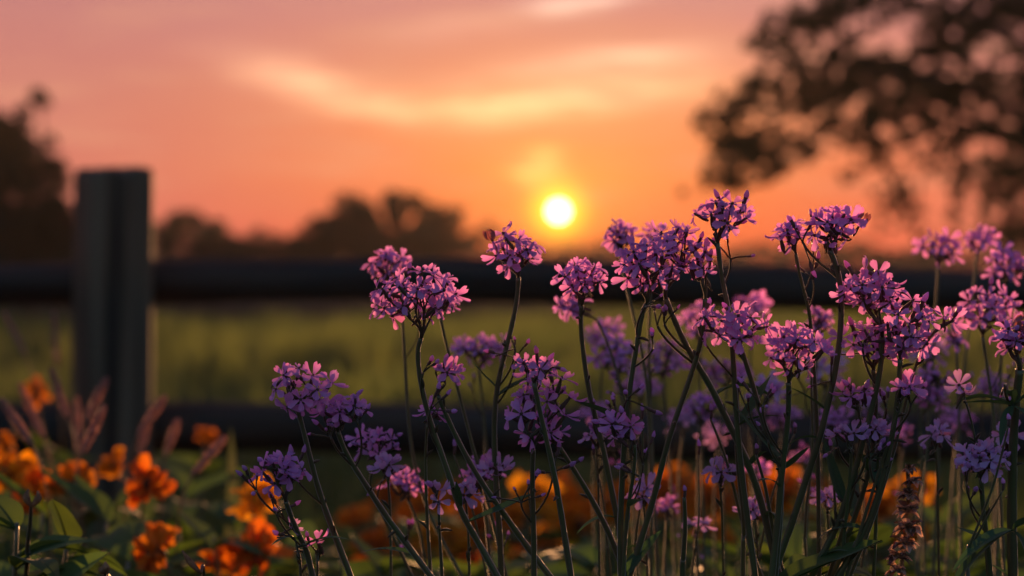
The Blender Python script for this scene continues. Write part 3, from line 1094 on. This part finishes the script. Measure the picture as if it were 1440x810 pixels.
for px, py, d, w_, h_, n_ in ((900, 545, 1.75, 80, 40, 10), (960, 590, 1.7, 60, 40, 7), (1020, 520, 1.65, 80, 46, 11), (1100, 585, 1.7, 70, 40, 9), (1160, 520, 1.6, 70, 50, 10), (1220, 570, 1.65, 60, 44, 8),
                              (1300, 490, 1.6, 70, 56, 11), (1345, 590, 1.7, 70, 46, 9), (1060, 430, 1.7, 60, 40, 9), (850, 470, 1.7, 64, 44, 9), (1400, 540, 1.6, 60, 46, 8), (1270, 610, 1.7, 56, 36, 6),
                              (1010, 610, 1.75, 50, 34, 6), (840, 580, 1.7, 50, 36, 6), (1130, 640, 1.75, 44, 30, 5)):
    S2('very blurred mauve umbel deep among the stems on the green pasture', d, (px, py, w_, h_), n_, [(px, py + h_ * .6), (px - 6, py + 80), (px - 4, py + 160), (px, max(py + 240, 815))], pale=rnd.random() < .25)

# bare thin stems and shoots among the flowers
for px, top, d, sl, r in ((960, 700, 1.2, .02, .0016), (745, 690, 1.25, .05, .0007), (1062, 640, 1.22, .25, .0012), (1115, 610, 1.3, -.3, .0008), (1168, 640, 1.24, .05, .0009),
                          (1000, 590, 1.26, .32, .0011), (640, 640, 1.3, .28, .0007), (1035, 540, 1.24, .04, .0012), (1420, 600, 1.16, -.32, .0008), (1408, 690, 1.18, -.5, .0008),
                          (1250, 560, 1.3, -.15, .0008), (835, 640, 1.3, .16, .0007), (905, 590, 1.28, -.05, .0008), (985, 640, 1.3, -.06, .0007), (1300, 640, 1.35, -.2, .0007), (1145, 500, 1.28, -.04, .0008)):
    pts = [(px + sl * (y - top) + 3 * math.sin(y * .03 + px), y) for y in range(top, 830, 42)]
    if len(pts) < 2:
        pts.append((px + sl * 60, top + 60))
    w, base = stem_path(pts, d)
    base.z = 0
    root = empty('bare_stem', base, 'thin bare green stem without flowers rising among the flower stalks', 'stem', 'bare stems among the flowers')
    mb = MB()
    path = spline(w, 5)
    mb.tube(path, [r * (.6 + .6 * i / len(path)) for i in range(len(path))], 8)
    mb.build('stem', [M['stem']], root, base)
    b_ = link('bud', rnd.choice(BUDS), root)
    b_.matrix_local = Matrix.Translation(path[0] - base) @ Matrix.Scale(.8, 4)

for px, py, d in ((905, 692, 1.28), (1012, 664, 1.27), (700, 660, 1.26), (1163, 702, 1.3), (838, 612, 1.28), (655, 690, 1.25), (1062, 716, 1.3), (1315, 612, 1.28), (1420, 612, 1.26), (545, 655, 1.27)):
    stalk('tiny pale blossom on a thin stalk low among the taller stems', d, (px, py, 36, 30), 3, [(px, py + 16), (px + 4, py + 60), (px + 5, max(py + 120, 812))],
          pale=True, buds=2, r=.0007, nb=2, group='tiny pale blossoms among the stems')

# leafy stem with flowers at the picture edge
root, path = S1('thick leafy stem with long pointed leaves and a lilac umbel at the picture edge', 1.19, (1426, 474, 72, 58), 12,
                [(1434, 520), (1428, 572), (1424, 640), (1423, 730), (1424, 812)], buds=6, r=.0024)
nd = P(1425, 570, 1.19)
for tx, ty, dy, L, W in ((1358, 556, -.004, .9, .9), (1388, 600, -.02, .5, .8), (1370, 530, .03, .6, .6), (1480, 520, -.01, .8, .9), (1408, 520, -.02, .6, .9), (1475, 610, -.02, .8, 1)):
    tip = P(tx, ty, 1.19) + Vector((0, dy, 0))
    place_leaf(root, LEAVES[0] if L > .7 else LEAVES[1], nd, tip - nd, (tip - nd).length * 1.05, rnd.uniform(-.3, .3))
nd2 = P(1424, 745, 1.19)
for tx, ty in ((1340, 760), (1480, 700), (1310, 795), (1470, 790)):
    tip = P(tx, ty, 1.17)
    place_leaf(root, LEAVES[1], nd2, tip - nd2, (tip - nd2).length * 1.1, rnd.uniform(-.4, .4))

# ------------------------------------------------------------------ dried seed spike
d = 1.24
w, base = stem_path([(1276, 655), (1278, 700), (1272, 745), (1268, 812)], d)
base.z = 0
root = empty('dried_seed_spike', base, 'dried brown seed spike with whorls of pale husks low among the flowers', 'seed head')
mb = MB()
path = spline(w, 6)
mb.tube(path, .0011, 8)
mb.build('stem', [M['straw']], root, base)
for wx_, wy_, rr in ((1280, 662, 11), (1284, 680, 14), (1278, 700, 17), (1276, 722, 20), (1278, 744, 22), (1272, 766, 20), (1262, 786, 18), (1260, 804, 17)):
    c = P(wx_, wy_, d)
    mb = MB()
    for j in range(24):
        an = 2 * math.pi * j / 24 + rnd.uniform(-.2, .2)
        dr = Vector((math.cos(an), math.sin(an), rnd.uniform(-.6, .9))).normalized()
        L = 1.12 * rr * d / F * rnd.uniform(.7, 1.1)
        s_ = dr.cross(Vector((0, 0, 1))).normalized()
        rows = []
        for i in range(5):
            t = i / 4
            p = c + dr * L * t + Vector((0, 0, .0012 * math.sin(t * 3)))
            wd = L * .30 * math.sin(math.pi * (.12 + .82 * t)) * rnd.uniform(.8, 1.2)
            rows.append([p - s_ * wd + Vector((0, 0, wd * .6)), p, p + s_ * wd + Vector((0, 0, wd * .6))])
        mb.grid(rows, 0 if j % 3 else 1)
    mb.build('seed_whorl', [M['husk'], M['calyx']], root, base)

# ------------------------------------------------------------------ orange flowers
def bloom_mesh(seed):
    """A ragged, double bloom: crinkled petals springing from all over a low mound."""
    q = random.Random(seed)
    mb = MB()
    for k in range(46):
        th = math.acos(q.uniform(-.15, .98))
        ph = k * 2.39996 + q.uniform(-.3, .3)
        out = Vector((math.sin(th) * math.cos(ph), math.sin(th) * math.sin(ph), math.cos(th)))
        start = Vector((out.x * .004, out.y * .004, out.z * .003))
        dr = (out + Vector((q.gauss(0, .35), q.gauss(0, .35), q.gauss(0, .3)))).normalized()
        side_ = dr.cross(Vector((q.gauss(0, 1), q.gauss(0, 1), q.gauss(0, 1)))).normalized()
        nn = dr.cross(side_)
        l = q.uniform(.007, .0145) * (1.1 if th > .9 else .8)
        W = l * q.uniform(.32, .6)
        curl = q.uniform(-1.3, 1.3)
        wv = q.uniform(0, 6)
        rows = []
        for i in range(6):
            s = i / 5
            c_ = start + dr * (l * s * (1 - .12 * s * abs(curl))) + nn * (l * .38 * curl * s * s)
            row = []
            for j in range(5):
                v = (j / 4 - .5) * 2
                lat = v * W * .5 * (.25 + .95 * math.sin(s * 2.25))
                row.append(c_ + side_ * lat + nn * (.0010 * math.sin(v * 3.5 + wv + s * 3) * s) - dr * (.0022 * abs(v) * s * q.random()))
            rows.append(row)
        mb.grid(rows)
    return mb.mesh('petals', [M['orange']])


BLOOM = [bloom_mesh(i) for i in range(6)]
cm = MB()
cm.tube([Vector((0, 0, -.006)), Vector((0, 0, -.002)), Vector((0, 0, .002)), Vector((0, 0, .0045)), Vector((0, 0, .0055))], [.002, .0045, .0048, .0032, .001], 10)
CENTRE = cm.mesh('flower_centre', [M['centre']])
G3 = 'orange flowers before the fence'


def orange_flower(label, px, py, d, rpx, face=None, n_leaf=4):
    p = P(px, py, d)
    base = Vector((p.x + rnd.uniform(-.03, .03), p.y + rnd.uniform(-.02, .04), 0))
    root = empty('orange_flower', base, label, 'flower', G3)
    mb = MB()
    nrm = (face or Vector((rnd.gauss(0, .7), -.45 + rnd.gauss(0, .3), rnd.uniform(.1, 1.0)))).normalized()
    back = p - nrm * .006
    pts = bez(base, base + Vector((0, 0, p.z * .6)), back - nrm * .03 - Vector((0, 0, .02)), back, 9)
    mb.tube(pts, [.0019 - .0007 * i / 8 for i in range(9)], 6)
    mb.build('stem', [M['stem']], root, base)
    k = 1.15 * rpx * d / F / .0165
    rot = Quaternion(nrm, rnd.uniform(0, 6.28)) @ Vector((0, 0, 1)).rotation_difference(nrm)
    o = link('petals', rnd.choice(BLOOM), root)
    o.matrix_local = Matrix.Translation(p - base) @ rot.to_matrix().to_4x4() @ Matrix.Scale(k, 4)
    c = link('flower_centre', CENTRE, root)
    c.matrix_local = Matrix.Translation(p - base) @ rot.to_matrix().to_4x4() @ Matrix.Scale(k, 4)
    for i in range(n_leaf):
        q = pts[rnd.randint(2, 6)]
        an = rnd.uniform(0, 6.28)
        place_leaf(root, rnd.choice(BROAD), q, Vector((math.cos(an), math.sin(an), rnd.uniform(.1, .8))), rnd.uniform(.05, .09), rnd.uniform(-.4, .4))


for lab, px, py, d, r in (
        ('ragged orange bloom half cut by the picture edge, above the leafy clump', 12, 668, 1.75, 34),
        ('orange bloom with a broad lit petal beside the ragged edge bloom', 48, 692, 1.8, 30),
        ('round orange bloom with a dark middle under the post', 99, 676, 1.8, 27),
        ('small dim orange bloom tucked against the foot of the post', 160, 656, 1.95, 22),
        ('largest bright orange bloom facing out beside the post foot', 208, 684, 1.62, 34),
        ('faint blurred orange bloom high beside the post among foxtails', 50, 552, 2.6, 19),
        ('forked orange bloom with upright petals at the bottom beside leaves', 219, 776, 1.5, 36),
        ('tall orange bloom standing over the glowing one, below the low umbel', 360, 706, 1.75, 33),
        ('big glowing orange bloom at the bottom under the low umbel', 358, 778, 1.6, 44),
        ('dim orange speck of a bloom before the lower rail', 290, 615, 2.7, 13),
        ('dull brown orange bloom leaning at the bottom beside the forked one', 308, 790, 1.65, 24),
        ('dim orange bloom at the very bottom picture corner behind leaves', 10, 628, 2.1, 18)):
    orange_flower(lab, px, py, d + .2, r * 1.08)
for px, py, d, r in ((590, 715, 2.5, 30), (560, 748, 2.3, 30), (622, 762, 2.2, 34), (672, 735, 2.4, 34), (722, 752, 2.5, 24), (752, 705, 2.3, 36), (795, 710, 2.5, 32), (846, 710, 2.5, 24),
                     (935, 700, 2.4, 30), (975, 706, 2.6, 28), (1010, 750, 2.0, 20), (978, 760, 1.9, 14), (1100, 690, 2.4, 34), (1236, 715, 2.2, 30), (1279, 692, 2.1, 32), (1284, 758, 2.1, 20),
                     (520, 770, 2.3, 24), (640, 700, 2.8, 24), (700, 790, 2.1, 22), (905, 735, 2.6, 20), (1150, 700, 2.6, 26), (770, 760, 2.6, 26), (545, 700, 2.7, 22), (610, 735, 2.5, 32), (575, 778, 2.2, 30), (650, 770, 2.4, 30), (735, 725, 2.4, 34), (810, 735, 2.4, 30), (955, 685, 2.5, 32), (1000, 700, 2.4, 28), (1085, 712, 2.4, 30), (1215, 745, 2.2, 28), (1262, 720, 2.2, 32), (500, 735, 2.5, 24), (880, 700, 2.5, 26), (1300, 720, 2.4, 18), (1045, 690, 2.7, 22)):
    orange_flower('strongly blurred orange bloom low behind the lilac flower stems', px, py, d + .5, r * 1.12, n_leaf=5)

# ------------------------------------------------------------------ foxtail grasses round the post
def foxtail(tip, bot, foot, d, label='thin pinkish foxtail grass spike near the fence post', curved=0.0):
    a, b = P(*tip, d), P(*bot, d)
    base = Vector((P(*foot, d).x, d + .03, 0))
    root = empty('foxtail_grass', base, label, 'grass', 'foxtail grasses near the post')
    mb = MB()
    pts = bez(base, base + Vector((0, 0, b.z * .6)), b - (a - b) * .8, b, 8)
    mb.tube(pts, .0008, 5)
    mb.build('stem', [M['straw']], root, base)
    mb = MB()
    ax = (a - b)
    L = ax.length
    axn = ax.normalized()
    side_ = axn.orthogonal().normalized()
    n = 260
    for i in range(n):
        t = rnd.random()
        an = rnd.uniform(0, 6.28)
        out = Quaternion(axn, an) @ side_
        sag = Vector((0, 0, -curved * t * t))
        c = b + ax * t + sag
        wd = .0036 * math.sin(math.pi * min(1, .12 + .88 * t)) ** .6 + .001
        e = c + out * wd + axn * wd * 1.4
        s_ = out.cross(axn) * .0007
        mb.quad(c - s_, c + s_, e + s_ * .4, e - s_ * .4)
    mb.tube([b + ax * (i / 5) for i in range(6)], [.0016, .002, .002, .0018, .0014, .0006], 6)
    mb.build('seed_head', [M['foxtail']], root, base)


for tip, bot, foot, d in (((2, 562), (46, 626), (66, 760), 1.75), ((28, 540), (62, 618), (80, 760), 2.0), ((72, 520), (96, 590), (112, 760), 1.95), ((150, 533), (120, 592), (116, 760), 1.95),
                          ((146, 572), (114, 640), (110, 760), 1.8), ((232, 558), (194, 612), (170, 760), 1.9), ((250, 592), (232, 642), (226, 760), 2.0), ((316, 616), (270, 668), (240, 770), 1.8),
                          ((6, 440), (36, 500), (70, 740), 2.5), ((76, 440), (80, 516), (90, 740), 2.6), ((108, 560), (112, 640), (112, 760), 2.2), ((208, 590), (196, 640), (190, 760), 2.2)):
    foxtail(tip, bot, foot, d)

# a pale broad grass blade before the lower rail
base = Vector((P(332, 700, 2.3).x, 2.3, 0))
root = empty('grass_blade', base, 'single pale upright grass blade before the lower rail', 'grass')
o = link('blade', leaf_mesh('blade', 1, .07, .25, .3, M['verge'], 5), root)
tip = P(331, 590, 2.3)
x_ = (tip - base).normalized()
o.matrix_local = Matrix((x_, Vector((1, 0, 0)), x_.cross(Vector((1, 0, 0))))).transposed().to_4x4() @ Matrix.Scale((tip - base).length, 4)


# ------------------------------------------------------------------ leafy plants
def leafy(label, px, py, d, n, size, broad=True, group=None, spread=1.0, tall=None):
    top = P(px, py, d)
    base = Vector((top.x, d, 0))
    root = empty('leafy_plant', base, label, 'plant', group)
    mb = MB()
    pts = spline([top, base.lerp(top, .6) + Vector((rnd.uniform(-.01, .01), 0, 0)), base], 6)
    mb.tube(pts, [.0012 + .001 * i / len(pts) for i in range(len(pts))], 7)
    mb.build('stem', [M['stem']], root, base)
    for i in range(n):
        t = rnd.random() ** 1.3 * .75
        q = base.lerp(top, 1 - t)
        an = i * 2.4 + rnd.uniform(-.4, .4)
        dr = Vector((math.cos(an) * spread, math.sin(an) * spread, rnd.uniform(.1, 1.0)))
        place_leaf(root, rnd.choice(BROAD if broad else LEAVES), q, dr, size * rnd.uniform(.7, 1.25), rnd.uniform(-.5, .5))
    return root


leafy('broad leaved green plant in the bottom corner nearest the lens', 24, 735, 1.34, 20, .050)
leafy('leafy green plant with curling leaves beside the corner plant', 95, 755, 1.40, 18, .048)
for px, py, d, n, s in ((60, 720, 1.7, 12, .06), (150, 730, 1.75, 14, .06), (250, 740, 1.9, 14, .06), (20, 780, 1.6, 12, .06), (180, 790, 1.65, 12, .055), (300, 755, 1.8, 14, .06), (120, 690, 2.0, 12, .06),
                        (420, 760, 1.9, 14, .06), (480, 775, 1.8, 12, .055), (330, 720, 2.2, 12, .06), (260, 690, 2.3, 12, .06)):
    leafy('dark green leafy plant blurred under the orange flowers near the post', px, py, d, n, s, group='leafy plants under the orange flowers')
for px, py, d, n, s in ((540, 790, 1.8, 14, .055), (620, 800, 1.75, 12, .05), (690, 770, 2.0, 14, .06), (760, 795, 1.8, 14, .055), (840, 790, 1.7, 14, .055), (900, 770, 2.0, 14, .06), (960, 790, 1.8, 12, .055),
                        (1040, 770, 1.9, 14, .06), (1120, 780, 1.7, 14, .055), (1200, 770, 1.8, 14, .06), (1290, 780, 1.7, 14, .055), (1350, 760, 1.8, 14, .06), (1420, 770, 1.7, 14, .055),
                        (1380, 720, 2.1, 14, .06), (1320, 735, 2.2, 12, .06), (1180, 735, 2.3, 12, .06), (860, 745, 2.4, 12, .06), (570, 745, 2.4, 12, .06)):
    leafy('dark green leafy plant blurred low behind the lilac flower stems', px, py, d, n, s, group='leafy plants behind the lilac stems')
leafy('wide dark leaf plant low at the bottom under the magenta umbel', 1085, 800, 1.22, 9, .050, spread=1.3)
leafy('dark leaf plant low at the bottom beneath the bowed stem', 1150, 790, 1.28, 9, .045, spread=1.2)
leafy('narrow leaved dark plant low beneath the pale bluish umbel', 1360, 795, 1.24, 8, .045, broad=False, spread=1.2)

# a curled bud stalk, a dry tip and a pale curled tip in the near corner
def shoot(label, pts, d, r, knob, mat='straw'):
    w, base = stem_path(pts, d)
    base.z = 0
    root = empty('bud_stalk', base, label, 'plant')
    path = spline(w, 6)
    mb = MB()
    mb.tube(path, [r * (.8 + .5 * i / len(path)) for i in range(len(path))], 8)
    mb.build('stem', [M['pedicel']], root, base)
    mb = MB()
    for k, (dx, dy, L) in enumerate(knob):
        a = path[0]
        e = a + Vector((dx, 0, dy)) * d / F
        m_ = (a + e) / 2 + Vector((L * d / F, 0, 0))
        mb.tube(bez(a, m_, m_, e, 7), [r * .8, r * 1.3, r * 1.7, r * 1.8, r * 1.5, r, r * .4], 7)
    mb.build('bud', [M[mat]], root, base)


shoot('upright brown bud stalk with two curled pods in the corner clump', [(44, 712), (42, 740), (38, 775), (36, 812)], 1.32, .0012, ((-4, 24, -6), (9, 22, 7)))
shoot('short dry brown stub between orange blooms at the bottom', [(148, 806), (147, 820), (146, 840)], 1.3, .0013, ((0, 16, 1), (-5, 9, -3)))
shoot('pale curled dry tip at the bottom beside the forked orange bloom', [(282, 806), (272, 790), (280, 822)][0:1] + [(286, 830)], 1.25, .0010, ((-26, 32, -2),))

print('objects', len(sc.objects))
